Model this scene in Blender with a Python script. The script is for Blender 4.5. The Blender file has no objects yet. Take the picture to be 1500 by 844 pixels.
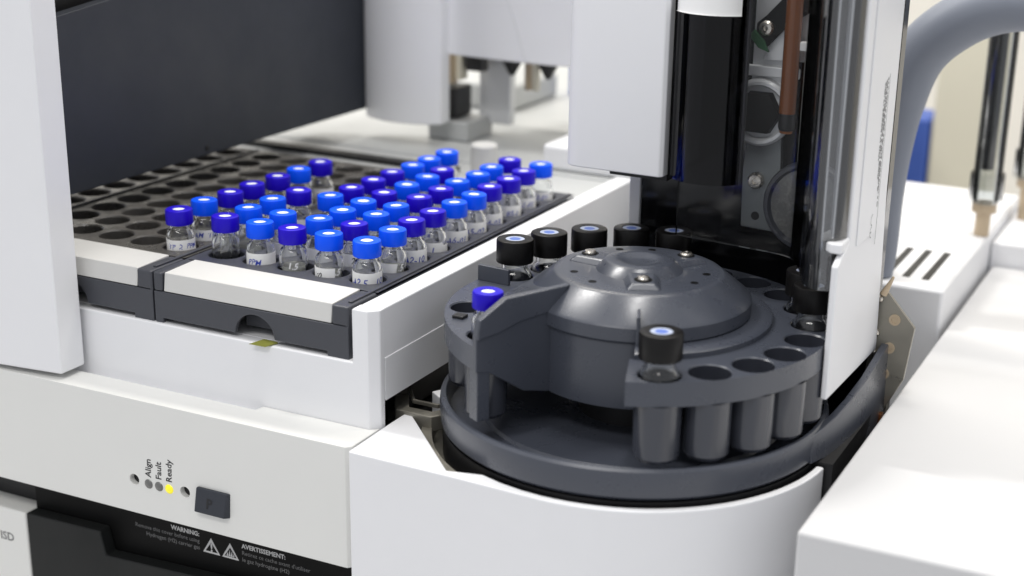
import bpy, math, random
from mathutils import Vector, Matrix

# ------------------------------------------------------------------ camera, light, exposure
SC = bpy.context.scene
COL = SC.collection
MM = 0.001
random.seed(7)

def unit(v): return Vector(v).normalized()
CAM_LOC = Vector((391.489, -500.780, 201.097))
YAW, PIT, ROLL = math.radians(-24.04135), math.radians(18.73275), math.radians(1.81461)
fwd = Vector((math.cos(PIT) * math.sin(YAW), math.cos(PIT) * math.cos(YAW), -math.sin(PIT)))
rgt = Vector((math.cos(YAW), -math.sin(YAW), 0))
upv = rgt.cross(fwd)
r2 = math.cos(ROLL) * rgt + math.sin(ROLL) * upv
u2 = -math.sin(ROLL) * rgt + math.cos(ROLL) * upv
cd = bpy.data.cameras.new('camera')
cam = bpy.data.objects.new('camera', cd); COL.objects.link(cam)
m = Matrix((r2, u2, -fwd)).transposed().to_4x4()
m.translation = CAM_LOC * MM
cam.matrix_world = m
cd.sensor_width = 36.0
cd.lens = 53.226
cd.shift_x, cd.shift_y = -0.07222, 0.02893
cd.clip_start, cd.clip_end = 0.01, 30
cd.dof.use_dof = True
cd.dof.focus_distance = 0.612
cd.dof.aperture_fstop = 7.2
SC.camera = cam

W = bpy.data.worlds.new('World'); SC.world = W; W.use_nodes = True
bg = W.node_tree.nodes['Background']
bg.inputs[0].default_value = (0.93, 0.95, 1.0, 1)
bg.inputs[1].default_value = 0.64

def area(name, loc, size, power, target, col=(1, 0.98, 0.95)):
    l = bpy.data.lights.new(name, 'AREA'); l.shape = 'RECTANGLE'
    l.size, l.size_y = size; l.energy = power; l.color = col
    o = bpy.data.objects.new(name, l); COL.objects.link(o)
    o.location = loc
    d = Vector(target) - Vector(loc)
    o.rotation_euler = d.to_track_quat('-Z', 'Y').to_euler()
    return o
# two rows of ceiling panels above the bench, then two added fill lamps
area('ceiling_or_fill_light', (0.25, -0.10, 1.75), (0.10, 0.6), 10, (0.25, -0.10, 0))
area('ceiling_or_fill_light', (-1.0, -0.05, 1.75), (0.10, 0.6), 22, (-0.95, -0.05, 0))
area('ceiling_or_fill_light', (0.25, -1.5, 1.75), (1.3, 0.35), 20, (0.25, -1.3, 0))  # added fill behind the camera, brightens the upright front faces
area('ceiling_or_fill_light', (0.0, 0.72, 1.75), (2.4, 0.3), 30, (0.0, 0.85, 0), (1, 0.95, 0.87))  # added lamp that brightens the back wall and its reflection in dark plastic

SC.view_settings.view_transform = 'Standard'
SC.view_settings.look = 'None'
SC.view_settings.gamma = 1
SC.view_settings.exposure = 0.0
SC.render.engine = 'CYCLES'
SC.cycles.use_denoising = True
SC.cycles.max_bounces = 16
SC.cycles.transmission_bounces = 14
SC.cycles.transparent_max_bounces = 16
SC.cycles.glossy_bounces = 6
SC.cycles.diffuse_bounces = 5
SC.cycles.caustics_reflective = False
SC.cycles.caustics_refractive = True
SC.cycles.sample_clamp_indirect = 6
SC.cycles.blur_glossy = 0.5

# ------------------------------------------------------------------ materials
def mat(name, col, rough=0.45, metal=0.0, grain=0.0, grain_scale=1800, var=0.0, var_scale=25,
        spec=0.5, coat=0.0, trans=0.0, ior=1.5, alpha=1.0, emit=None, sss=0.0):
    M = bpy.data.materials.new(name); M.use_nodes = True
    N, L = M.node_tree.nodes, M.node_tree.links
    b = N['Principled BSDF']
    b.inputs['Base Color'].default_value = (*col, 1)
    b.inputs['Roughness'].default_value = rough
    b.inputs['Metallic'].default_value = metal
    b.inputs['Specular IOR Level'].default_value = spec
    b.inputs['Coat Weight'].default_value = coat
    b.inputs['Transmission Weight'].default_value = trans
    b.inputs['IOR'].default_value = ior
    if sss:
        b.inputs['Subsurface Weight'].default_value = sss
        b.inputs['Subsurface Radius'].default_value = (1, 1, 1)
        b.inputs['Subsurface Scale'].default_value = 0.0008
    if emit:
        b.inputs['Emission Color'].default_value = (*emit[0], 1)
        b.inputs['Emission Strength'].default_value = emit[1]
    tc = N.new('ShaderNodeTexCoord')
    if var:
        n = N.new('ShaderNodeTexNoise'); n.inputs['Scale'].default_value = var_scale
        n.inputs['Detail'].default_value = 6; n.inputs['Roughness'].default_value = 0.65
        L.new(tc.outputs['Object'], n.inputs['Vector'])
        r = N.new('ShaderNodeMapRange'); r.inputs[1].default_value = 0.3; r.inputs[2].default_value = 0.7
        r.inputs[3].default_value = max(0.02, rough - var * 1.2); r.inputs[4].default_value = min(1, rough + var * 1.2)
        L.new(n.outputs['Fac'], r.inputs[0]); L.new(r.outputs[0], b.inputs['Roughness'])
        mx = N.new('ShaderNodeMix'); mx.data_type = 'RGBA'
        k = 1 - var * 0.5
        mx.inputs[6].default_value = (col[0] * k, col[1] * k, col[2] * k, 1)
        mx.inputs[7].default_value = (*[min(1, c * (1 + var * 0.25)) for c in col], 1)
        L.new(n.outputs['Fac'], mx.inputs[0]); L.new(mx.outputs[2], b.inputs['Base Color'])
    if grain:
        n = N.new('ShaderNodeTexNoise'); n.inputs['Scale'].default_value = grain_scale
        n.inputs['Detail'].default_value = 2
        L.new(tc.outputs['Object'], n.inputs['Vector'])
        bp = N.new('ShaderNodeBump'); bp.inputs['Strength'].default_value = grain
        bp.inputs['Distance'].default_value = 0.0002
        L.new(n.outputs['Fac'], bp.inputs['Height']); L.new(bp.outputs[0], b.inputs['Normal'])
    return M

M = dict(
    white=mat('white_enamel', (0.74, 0.74, 0.715), 0.5, grain=0.12, var=0.10, var_scale=18),
    coolwhite=mat('cool_white_plastic', (0.80, 0.803, 0.82), 0.42, grain=0.10, var=0.10, var_scale=18),
    lid=mat('white_powder_coat', (0.60, 0.60, 0.605), 0.65, spec=0.25, grain=0.12, var=0.08, var_scale=12),
    slate=mat('slate_plastic', (0.052, 0.055, 0.066), 0.42, grain=0.30, grain_scale=2600, var=0.12, var_scale=40),
    slate2=mat('slate_satin_plastic', (0.052, 0.058, 0.075), 0.29, spec=0.7, grain=0.06, grain_scale=2600, var=0.04, var_scale=60),
    warmslate=mat('warm_reflection_slate', (0.062, 0.058, 0.053), 0.40, grain=0.3, grain_scale=2600, var=0.25, var_scale=60),  # uneven slate, browned: warm wall reflection put into its colour
    panel=mat('charcoal_panel', (0.022, 0.026, 0.036), 0.5, grain=0.2, var=0.1),
    black=mat('black_plastic', (0.006, 0.006, 0.007), 0.45, grain=0.15, var=0.1),
    deepblack=mat('matte_black_plastic', (0.004, 0.004, 0.004), 0.5, spec=0.12, var=0.05),
    coverblack=mat('soft_black_plastic', (0.010, 0.011, 0.011), 0.5, spec=0.25, grain=0.1, var=0.08),
    well=mat('gloss_slate_shaded', (0.036, 0.039, 0.050), 0.20, spec=0.8, var=0.03, var_scale=60),  # same slate darkened, the deep shade of the wells put into colour
    gloss=mat('gloss_black_plastic', (0.005, 0.005, 0.006), 0.12, var=0.06, var_scale=30),
    blackcap=mat('black_cap_plastic', (0.0035, 0.003, 0.003), 0.42, spec=0.3, grain=0.15, var=0.12, var_scale=200),
    label=mat('paper_label', (0.88, 0.88, 0.87), 0.75, grain=0.15, grain_scale=4000, var=0.05, var_scale=120),
    strip=mat('white_label_strip', (0.58, 0.577, 0.562), 0.6, spec=0.2, grain=0.08, var=0.08, var_scale=60),
    lightcap=mat('bright_blue_cap_plastic', (0.0, 0.090, 0.95), 0.42, grain=0.06, spec=0.25, var=0.05, var_scale=150),
    darkcap=mat('indigo_cap_plastic', (0.014, 0.002, 0.50), 0.40, grain=0.06, spec=0.25, var=0.05, var_scale=150),
    septum=mat('pale_septum_rubber', (0.82, 0.84, 0.86), 0.5),
    bluesep=mat('blue_septum_rubber', (0.10, 0.17, 0.50), 0.55, var=0.1, var_scale=400),
    sepring=mat('grey_septum_ring', (0.40, 0.45, 0.58), 0.5),
    glass=mat('clear_glass', (0.98, 0.99, 0.985), 0.0, trans=1.0, ior=1.48),
    residue=mat('cloudy_residue', (0.62, 0.62, 0.58), 0.5, var=0.2, var_scale=400),
    ink=mat('blue_ink', (0.03, 0.06, 0.42), 0.6),
    blackink=mat('black_ink', (0.01, 0.01, 0.012), 0.6),
    whiteink=mat('white_print', (0.85, 0.85, 0.85), 0.6),
    greyink=mat('grey_print', (0.16, 0.16, 0.16), 0.6),
    faintink=mat('faint_grey_print', (0.5, 0.5, 0.5), 0.6),
    steel=mat('machined_steel', (0.62, 0.58, 0.52), 0.28, metal=1.0, var=0.15, var_scale=300),
    plate=mat('dull_metal_plate', (0.30, 0.285, 0.245), 0.42, metal=0.75, grain=0.1, var=0.2, var_scale=60),
    alu=mat('grey_aluminium', (0.74, 0.75, 0.76), 0.42, metal=0.35, grain=0.1, var=0.12, var_scale=50),
    darkalu=mat('dark_anodised_plate', (0.20, 0.215, 0.22), 0.4, metal=0.4, grain=0.1, var=0.15, var_scale=60),
    smoke=None,
    amber=mat('amber_glass', (0.20, 0.058, 0.010), 0.15, trans=0.15, var=0.1, var_scale=150),
    clearrod=mat('clear_acrylic', (0.75, 0.76, 0.75), 0.1, trans=0.6),
    hose=mat('grey_rubber_hose', (0.21, 0.23, 0.275), 0.5, grain=0.1, var=0.12, var_scale=20),
    green=mat('green_plastic', (0.015, 0.09, 0.03), 0.5, var=0.1),
    copper=mat('copper', (0.55, 0.22, 0.09), 0.35, metal=1.0, var=0.2, var_scale=100),
    cream=mat('cream_paint', (0.72, 0.68, 0.55), 0.6, var=0.05),
    blue=mat('blue_plastic', (0.05, 0.11, 0.42), 0.5, var=0.1),
    beige=mat('beige_brass_fitting', (0.50, 0.40, 0.28), 0.4, metal=0.4, var=0.1),
    lens=mat('dark_grey_lens', (0.13, 0.13, 0.125), 0.25, coat=0.5, var=0.1, var_scale=500),
    ready=mat('yellow_lit_lens', (0.75, 0.68, 0.02), 0.2, coat=0.5, emit=((0.9, 0.75, 0.0), 0.45)),
    deck=mat('pale_grey_deck', (0.47, 0.48, 0.475), 0.5, grain=0.1, var=0.12, var_scale=14),
    wall=mat('painted_wall', (0.80, 0.77, 0.70), 0.8, grain=0.1, var=0.1, var_scale=4),
    bench=mat('bench_laminate', (0.5, 0.5, 0.5), 0.5, var=0.1),
    tape=mat('clear_yellowed_tape', (0.35, 0.36, 0.08), 0.3, trans=0.3, var=0.1),
)

def smoke_glass(name, tint, ior=1.5, rough=0.04):
    """thin tinted sheet: tinted transmission plus a mirror-like Fresnel reflection"""
    m_ = bpy.data.materials.new(name); m_.use_nodes = True
    N, L = m_.node_tree.nodes, m_.node_tree.links
    N.remove(N['Principled BSDF'])
    out = N['Material Output']
    tr = N.new('ShaderNodeBsdfTransparent'); tr.inputs[0].default_value = (*tint, 1)
    gl = N.new('ShaderNodeBsdfGlossy'); gl.inputs['Roughness'].default_value = rough
    tc = N.new('ShaderNodeTexCoord'); nz = N.new('ShaderNodeTexNoise'); nz.inputs['Scale'].default_value = 35
    L.new(tc.outputs['Object'], nz.inputs['Vector'])
    bp = N.new('ShaderNodeBump'); bp.inputs['Strength'].default_value = 0.04; bp.inputs['Distance'].default_value = 0.002
    L.new(nz.outputs['Fac'], bp.inputs['Height']); L.new(bp.outputs[0], gl.inputs['Normal'])
    fr = N.new('ShaderNodeFresnel'); fr.inputs[0].default_value = ior
    mx = N.new('ShaderNodeMixShader')
    L.new(fr.outputs[0], mx.inputs[0]); L.new(tr.outputs[0], mx.inputs[1]); L.new(gl.outputs[0], mx.inputs[2])
    L.new(mx.outputs[0], out.inputs[0])
    return m_
M['smoke'] = smoke_glass('smoked_acrylic', (0.95, 0.953, 0.955), 1.26)
M['darksmoke'] = smoke_glass('dark_smoked_acrylic', (0.22, 0.22, 0.24), 1.4)
M['haze'] = smoke_glass('corner_acrylic', (0.80, 0.81, 0.82), 2.3, 0.10)
M['clear'] = smoke_glass('thin_clear_glass', (0.93, 0.94, 0.94), 1.6)

# ------------------------------------------------------------------ mesh helpers (millimetres)
class MB:
    def __init__(s): s.v, s.f = [], []
    def add(s, v, f):
        b = len(s.v); s.v += [tuple(p) for p in v]; s.f += [tuple(i + b for i in q) for q in f]; return s
    def box(s, x0, x1, y0, y1, z0, z1):
        v = [(x, y, z) for z in (z0, z1) for (x, y) in ((x0, y0), (x1, y0), (x1, y1), (x0, y1))]
        return s.add(v, [(0, 3, 2, 1), (4, 5, 6, 7), (0, 1, 5, 4), (1, 2, 6, 5), (2, 3, 7, 6), (3, 0, 4, 7)])
    def prism(s, poly, lo, hi, axis='z'):
        """closed polygon (counter-clockwise) swept along an axis"""
        n = len(poly)
        def put(a, b, t): return (a, b, t) if axis == 'z' else ((t, a, b) if axis == 'x' else (a, t, b))
        v = [put(a, b, lo) for a, b in poly] + [put(a, b, hi) for a, b in poly]
        f = [tuple(range(n - 1, -1, -1)), tuple(range(n, 2 * n))]
        f += [(i, (i + 1) % n, n + (i + 1) % n, n + i) for i in range(n)]
        return s.add(v, f)
    def lathe(s, prof, c=(0, 0), n=32, a0=0.0, a1=360.0, rib=0.0, ribset=()):
        full = abs(a1 - a0) > 359.9
        m = n if full else n + 1
        v = []
        for j in range(m):
            a = math.radians(a0 + (a1 - a0) * j / n)
            for k, (r, z) in enumerate(prof):
                rr = r - (rib if (rib and k in ribset and j % 2) else 0)
                v.append((c[0] + rr * math.cos(a), c[1] + rr * math.sin(a), z))
        P = len(prof); f = []
        for j in range(n):
            j2 = (j + 1) % m
            for k in range(P - 1):
                q = [j * P + k, j2 * P + k, j2 * P + k + 1, j * P + k + 1]
                if prof[k][0] < 1e-6: q = [q[0], q[2], q[3]]
                elif prof[k + 1][0] < 1e-6: q = [q[0], q[1], q[2]]
                f.append(tuple(q))
        return s.add(v, f)
    def disc(s, c, r, z, n=32):
        v = [(c[0], c[1], z)] + [(c[0] + r * math.cos(6.283185 * i / n), c[1] + r * math.sin(6.283185 * i / n), z) for i in range(n)]
        return s.add(v, [(0, 1 + i, 1 + (i + 1) % n) for i in range(n)])
    def tube(s, path, rad, n=12, cap=True):
        pts = [Vector(p) for p in path]; v = []; prev = None
        for i, p in enumerate(pts):
            t = (pts[min(i + 1, len(pts) - 1)] - pts[max(i - 1, 0)]).normalized()
            if prev is None:
                a = t.orthogonal().normalized()
            else:
                a = (prev - t * prev.dot(t)).normalized()
            prev = a; b = t.cross(a)
            r = rad[i] if isinstance(rad, (list, tuple)) else rad
            for k in range(n):
                w = 2 * math.pi * k / n
                v.append(p + (a * math.cos(w) + b * math.sin(w)) * r)
        f = []
        for i in range(len(pts) - 1):
            for k in range(n):
                k2 = (k + 1) % n
                f.append((i * n + k, i * n + k2, (i + 1) * n + k2, (i + 1) * n + k))
        if cap:
            f.append(tuple(range(n - 1, -1, -1))); f.append(tuple(range((len(pts) - 1) * n, len(pts) * n)))
        return s.add(v, f)
    def sheet(s, path, z0, z1, th):
        """upright sheet of thickness th along a plan path (normals to the right of travel)"""
        pts = [Vector((p[0], p[1])) for p in path]; n = len(pts); o = []
        for i in range(n):
            t = (pts[min(i + 1, n - 1)] - pts[max(i - 1, 0)]).normalized()
            o.append(pts[i] + Vector((t.y, -t.x)) * th)
        poly = [tuple(p) for p in o] + [tuple(p) for p in reversed(pts)]
        return s.prism(poly, z0, z1)
    def mesh(s, name, off=(0, 0, 0), smooth=35):
        me = bpy.data.meshes.new(name)
        me.from_pydata([((p[0] - off[0]) * MM, (p[1] - off[1]) * MM, (p[2] - off[2]) * MM) for p in s.v], [], s.f)
        me.update()
        import bmesh
        b = bmesh.new(); b.from_mesh(me)
        bmesh.ops.recalc_face_normals(b, faces=b.faces)
        b.to_mesh(me); b.free()
        if smooth:
            for q in me.polygons: q.use_smooth = True
            me.set_sharp_from_angle(angle=math.radians(smooth))
        return me

def link(name, me, material, parent=None):
    o = bpy.data.objects.new(name, me); COL.objects.link(o)
    if material and not me.materials: me.materials.append(material)
    if parent: o.parent = parent
    return o
def root_of(o):
    while o.parent: o = o.parent
    return o
def part(name, mb, material, parent, bevel=0.0, smooth=35, seg=2):
    off = Vector(root_of(parent).location) / MM if parent else (0, 0, 0)
    o = link(name, mb.mesh(name, off, smooth), M[material], parent)
    if bevel: add_bevel(o, bevel, seg)
    return o
def add_bevel(o, w, seg=2):
    md = o.modifiers.new('bevel', 'BEVEL'); md.width = w * MM; md.segments = seg
    md.limit_method = 'ANGLE'; md.angle_limit = math.radians(40); md.harden_normals = True
def tag(o, label, cat, group=None):
    o['label'] = label; o['category'] = cat
    if group: o['group'] = group
    return o
def thing(name, loc, label, cat, group=None):
    o = bpy.data.objects.new(name, None); COL.objects.link(o)
    o.empty_display_size = 0.01
    o.location = Vector(loc) * MM
    return tag(o, label, cat, group)
def box(*a): return MB().box(*a)

# text -> flat mesh data (x right, y up), in millimetres
_tc = {}
def text2d(body, size, bold=0.0):
    key = (body, bold)
    if key not in _tc:
        cu = bpy.data.curves.new('t', 'FONT'); cu.body = body; cu.size = 1.0; cu.resolution_u = 2; cu.offset = bold
        ob = bpy.data.objects.new('t', cu); COL.objects.link(ob)
        dg = bpy.context.evaluated_depsgraph_get()
        me = bpy.data.meshes.new_from_object(ob.evaluated_get(dg))
        _tc[key] = ([(v.co.x, v.co.y) for v in me.vertices], [tuple(p.vertices) for p in me.polygons])
        bpy.data.objects.remove(ob); bpy.data.curves.remove(cu); bpy.data.meshes.remove(me)
    v, f = _tc[key]
    return [(x * size, y * size) for x, y in v], f
def text_width(body, size): return max(x for x, _ in text2d(body, size)[0])
def text_plane(body, size, origin, xdir, ydir, bold=0.0, align='l'):
    v, f = text2d(body, size, bold)
    dx = -max(x for x, _ in v) if align == 'r' else 0
    X, Y, O = Vector(xdir), Vector(ydir), Vector(origin)
    return MB().add([tuple(O + X * (x + dx) + Y * y) for x, y in v], f)

# ------------------------------------------------------------------ setting
o = link('laboratory_bench', MB().box(-900, 1100, -420, 1000, -300, -260).mesh('laboratory_bench'), M['bench']); o['kind'] = 'structure'
o['label'] = 'grey laminate bench under the instrument'
o = link('back_wall', MB().box(-1500, 1700, 1000, 1010, -300, 1200).mesh('back_wall'), M['wall']); o['kind'] = 'structure'
o['label'] = 'blurred pale wall behind the instrument'

# ------------------------------------------------------------------ sample tray with indicator panel
T = thing('sample_tray', (0, 60, -260), 'white sample tray with Align, Fault and Ready lights on its front panel', 'sample tray')
part('support_block', box(-178, 93, -38, 215, -260, -84.3), 'black', T)
fp = part('front_panel', MB().prism([(-180, -56.3), (94.6, -56.3), (96.8, -54.0), (96.8, -34.2), (93.5, -37.2), (43.5, -37.2), (43, -41.6), (-180, -41.6)], -84, -32.5), 'white', T, 0.5)
part('groove', box(-179, 42.9, -41.7, -37.05, -84, -35.4), 'coolwhite', T)
def tray_front():
    out_ = MB(); rings = []
    for y, xr in ((-37.0, 93.5), (-33.5, 97.0), (-30.6, 97.0)):
        rings.append([(-201, y, -36.0), (xr, y, -36.0), (xr, y, 16.0), (86.6, y, 16.0), (86.6, y, -6.0), (-201, y, -6.0)])
    v = [p for r in rings for p in r]
    f = [(0, 1, 4, 5), (1, 2, 3, 4), (12, 17, 16, 13), (13, 16, 15, 14)]
    for k in range(2):
        f += [(k * 6 + i, k * 6 + (i + 1) % 6, k * 6 + 6 + (i + 1) % 6, k * 6 + 6 + i) for i in range(6)]
    return out_.add(v, f)
tf = part('tray_front', tray_front(), 'coolwhite', T, 0.6, seg=3)
part('tray_shelf', box(-201, 86.5, -30.5, -12.1, -20, -6), 'coolwhite', T)
part('side_rail', box(86.7, 96.6, -30.5, 216, -22.2, 15.9), 'coolwhite', T, 0.8, seg=3)
part('rail_trim', box(96.6, 96.95, -30, 120, -22.3, -4.5), 'coolwhite', T, 0.15)
part('tray_floor', box(-201, 86.5, -12, 215, -40, -6.1), 'black', T)
part('underside', box(60, 94, -31, 214, -84, -41), 'black', T)
part('back_ledge', box(-201, 86.5, 172, 215, -6, 12.5), 'deck', T, 0.5)
part('ledge_slot', box(-150, 5, 187, 194, 12.6, 15.5), 'black', T)
# indicator lights, holes, lettering and button on the front panel
for x, mt in ((-1.2, 'lens'), (4.1, 'lens'), (9.3, 'ready')):
    l = MB().lathe([(2.05, 0), (2.05, 0.15), (1.75, 0.5), (0.9, 0.8), (0, 0.9)], n=28)
    l.v = [(x + a, -56.25 - c, -69.0 + b) for a, b, c in l.v]
    part('indicator_light', l, mt, fp)
for x in (-8.6, 17.3):
    l = MB().lathe([(2.9, -0.10), (2.75, 0.04), (2.55, 0.04), (2.45, -0.05)], n=28)
    l.v = [(x + a, -56.3 - c, -68.6 + b) for a, b, c in l.v]
    part('hole_rim', l, 'white', fp)
for word, x in (('Align', 0.2), ('Fault', 5.5), ('Ready', 10.8)):
    part('lettering', text_plane(word, 4.1, (x, -56.36, -65.9), (0.05, 0, 1), (-1, 0, 0), 0.018), 'blackink', fp, smooth=0)
bt = part('push_button', MB().add(
    [(24, -56.2, -75.4), (39.6, -56.2, -75.4), (40.2, -56.2, -64.2), (24.2, -56.2, -64.2),
     (23.6, -59.2, -74.6), (38.3, -59.2, -74.6), (39.2, -57.6, -64.3), (24.0, -57.6, -64.3)],
    [(0, 1, 2, 3), (4, 7, 6, 5), (0, 4, 5, 1), (1, 5, 6, 2), (2, 6, 7, 3), (3, 7, 4, 0)]), 'panel', fp, 0.5)
bx_, by_ = Vector((1, 0, 0)), Vector((0, 1.6, 10.3)).normalized()
part('button_mark', text_plane('P', 6.0, Vector((29.4, -58.90, -72.0)), bx_, by_, 0.02), 'blackink', bt, smooth=0)

# recess the two screw holes for real
def cut_hole(obj, cx, cz, r, depth, mname):
    l = MB().lathe([(0, -depth), (r, -depth), (r, 1.5), (0, 1.5)], n=28)
    l.v = [(cx + a, -56.3 - c, cz + b) for a, b, c in l.v]
    off = Vector(root_of(obj).location) / MM
    c_ = bpy.data.objects.new('cutter', l.mesh('cutter', off)); COL.objects.link(c_); c_.parent = obj.parent
    c_.data.materials.append(M[mname])
    md = obj.modifiers.new('hole', 'BOOLEAN'); md.object = c_; md.solver = 'EXACT'
    bpy.context.view_layer.update()
    dg = bpy.context.evaluated_depsgraph_get()
    bev = [mm for mm in obj.modifiers if mm.type == 'BEVEL']
    for b in bev: obj.modifiers.remove(b)
    bpy.context.view_layer.update(); dg = bpy.context.evaluated_depsgraph_get()
    me = bpy.data.meshes.new_from_object(obj.evaluated_get(dg))
    obj.modifiers.clear(); obj.data = me
    bpy.data.objects.remove(c_)
for x in (-8.6, 17.3): cut_hole(fp, x, -68.6, 2.45, 3.0, 'white')
add_bevel(fp, 0.45)
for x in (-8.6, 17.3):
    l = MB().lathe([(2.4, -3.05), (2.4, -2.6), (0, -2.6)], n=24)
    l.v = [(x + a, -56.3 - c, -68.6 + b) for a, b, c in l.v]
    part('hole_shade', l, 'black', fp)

# ------------------------------------------------------------------ vial racks
PIT_ = 17.6
def make_rack(dx, label, matname):
    R = thing('vial_rack', (dx + 37, 67, -6), label, 'vial rack', 'slotted vial racks')
    # deck with holes: each cell fans from the hole rim to the cell square
    d = MB(); N = 24; rr = 7.55
    xs = [-10 + dx] + [dx + PIT_ * (i + 0.5) for i in range(4)] + [dx + 83.8]
    ys = [-14.2] + [PIT_ * (j + 0.5) for j in range(9)] + [170.5]
    for i in range(5):
        for j in range(10):
            cx, cy = dx + i * PIT_, j * PIT_
            x0, x1, y0, y1 = xs[i], xs[i + 1], ys[j], ys[j + 1]
            v, f = [], []
            for k in range(N):
                a = 2 * math.pi * (k + 0.5) / N; ca, sa = math.cos(a), math.sin(a)
                t = min((x1 - cx) / ca if ca > 1e-9 else ((x0 - cx) / ca if ca < -1e-9 else 1e9),
                        (y1 - cy) / sa if sa > 1e-9 else ((y0 - cy) / sa if sa < -1e-9 else 1e9))
                v.append((cx + ca * t, cy + sa * t, 15.5))
            v += [(cx + (rr + 0.55) * math.cos(2 * math.pi * (k + 0.5) / N), cy + (rr + 0.55) * math.sin(2 * math.pi * (k + 0.5) / N), 15.5) for k in range(N)]
            v += [(cx + rr * math.cos(2 * math.pi * (k + 0.5) / N), cy + rr * math.sin(2 * math.pi * (k + 0.5) / N), 14.9) for k in range(N)]
            v += [(cx + (rr - 0.3) * math.cos(2 * math.pi * (k + 0.5) / N), cy + (rr - 0.3) * math.sin(2 * math.pi * (k + 0.5) / N), -0.2) for k in range(N)]
            for s_ in range(3):
                f += [(s_ * N + k, s_ * N + (k + 1) % N, (s_ + 1) * N + (k + 1) % N, (s_ + 1) * N + k) for k in range(N)]
            f.append(tuple(range(4 * N - 1, 3 * N - 1, -1)))
            # square corners of the cell
            base = len(v)
            corners = [(x0, y0), (x1, y0), (x1, y1), (x0, y1)]
            v += [(a_, b_, 15.5) for a_, b_ in corners]
            for ci, (qx, qy) in enumerate(corners):
                best = min(range(N), key=lambda k: 0 if (math.atan2(qy - cy, qx - cx) - 2 * math.pi * (k + 0.5) / N) % (2 * math.pi) < 2 * math.pi / N else 1)
                f.append((best, base + ci, (best + 1) % N))
            d.add(v, f)
    part('deck', d, matname, R, smooth=30)
    # shell below the deck, with the finger notch in the front wall
    x0, x1 = dx - 10, dx + 83.8
    yF = -35.5
    cxn, rn = dx + 39.5, 9.5
    arc = [(cxn + rn * math.cos(math.radians(180 - t)), -4.0 + rn * 0.95 * math.sin(math.radians(180 - t))) for t in range(0, 181, 15)]
    front = [(x0, -6.2), (x0 + 4, -6.2), (x0 + 4, -4.0), (cxn - 14, -4.0)] + arc + [(x1 - 10, -4.0), (x1 - 10, -6.2), (x1, -6.2), (x1, 7.4), (x0, 7.4)]
    part('front_wall', MB().prism(front, yF, yF + 2.2, 'y'), 'slate', R, 0.35)
    part('notch_liner', MB().prism([(cxn - 10.5, -3.5), (cxn + 10.5, -3.5), (cxn + 10.5, 7), (cxn - 10.5, 7)], yF + 9, yF + 10, 'y'), 'slate', R)
    part('front_shelf', box(x0 + 0.05, x1 - 0.05, yF + 2.3, -14.3, 5.5, 7.5), 'slate', R)
    for xa, xb in ((x0, x0 + 4.3), (x1 - 7.6, x1)):
        part('corner_post', MB().prism([(yF, 7.5), (-14.25, 7.5), (-14.25, 15.5), (yF + 0.0, 15.5)], xa, xb, 'x'), 'slate', R, 0.9, seg=3)
    part('right_wall', box(x1 - 1.6, x1 + 0.02, yF + 0.3, 170.4, -6.2, 14.2), 'slate', R, 0.3)
    part('edge_rib', box(x1 - 3.2, x1 - 1.4, yF + 5, 169, 15.45, 16.3), 'slate', R, 0.35)
    part('left_wall', box(x0 - 0.02, x0 + 1.6, yF + 2.5, 170.4, -6.2, 15.4), 'slate', R, 0.2)
    part('bottom_plate', box(x0 + 1.7, x1 - 1.7, -14, 170.3, -3.0, -0.4), 'black', R)
    ls = MB().add([(x0 + 5.0, -34.3 - 1.0, 7.7), (x1 - 8.0, -35.3, 7.7), (x1 - 8.0, -14.4, 7.7), (x0 + 5.0, -14.4, 7.7),
                   (x0 + 4.8, -34.0, 15.4), (x1 - 7.9, -34.0, 15.4), (x1 - 7.9, -14.4, 15.9), (x0 + 4.8, -14.4, 15.9)],
                  [(0, 3, 2, 1), (4, 5, 6, 7), (0, 1, 5, 4), (1, 2, 6, 5), (2, 3, 7, 6), (3, 0, 4, 7)])
    part('label_strip', ls, 'strip', R, 0.35)
    return R
make_rack(-189.2, 'dark grey vial rack almost hidden behind the charcoal side panel', 'warmslate')
make_rack(0, 'dark grey vial rack full of blue capped vials beside the white side rail', 'slate')
rk = make_rack(-94.6, 'dark grey vial rack with mostly empty holes under the charcoal side panel', 'warmslate')
# strip of yellowed tape under the finger notch
tp = link('tape_tab', MB().add([(40, -40.0, -5.6), (47.5, -39.7, -5.6), (49.5, -34, -5.0), (43, -34, -4.9), (40, -40.0, -5.75), (47.5, -39.7, -5.75), (49.5, -34, -5.75), (43, -34, -5.75)],
          [(0, 1, 2, 3), (7, 6, 5, 4), (0, 4, 5, 1), (1, 5, 6, 2), (2, 6, 7, 3), (3, 7, 4, 0)]).mesh('tape_tab'), M['tape'])
tag(tp, 'scrap of yellow green tape poking from under the rack notch', 'tape')

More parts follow.
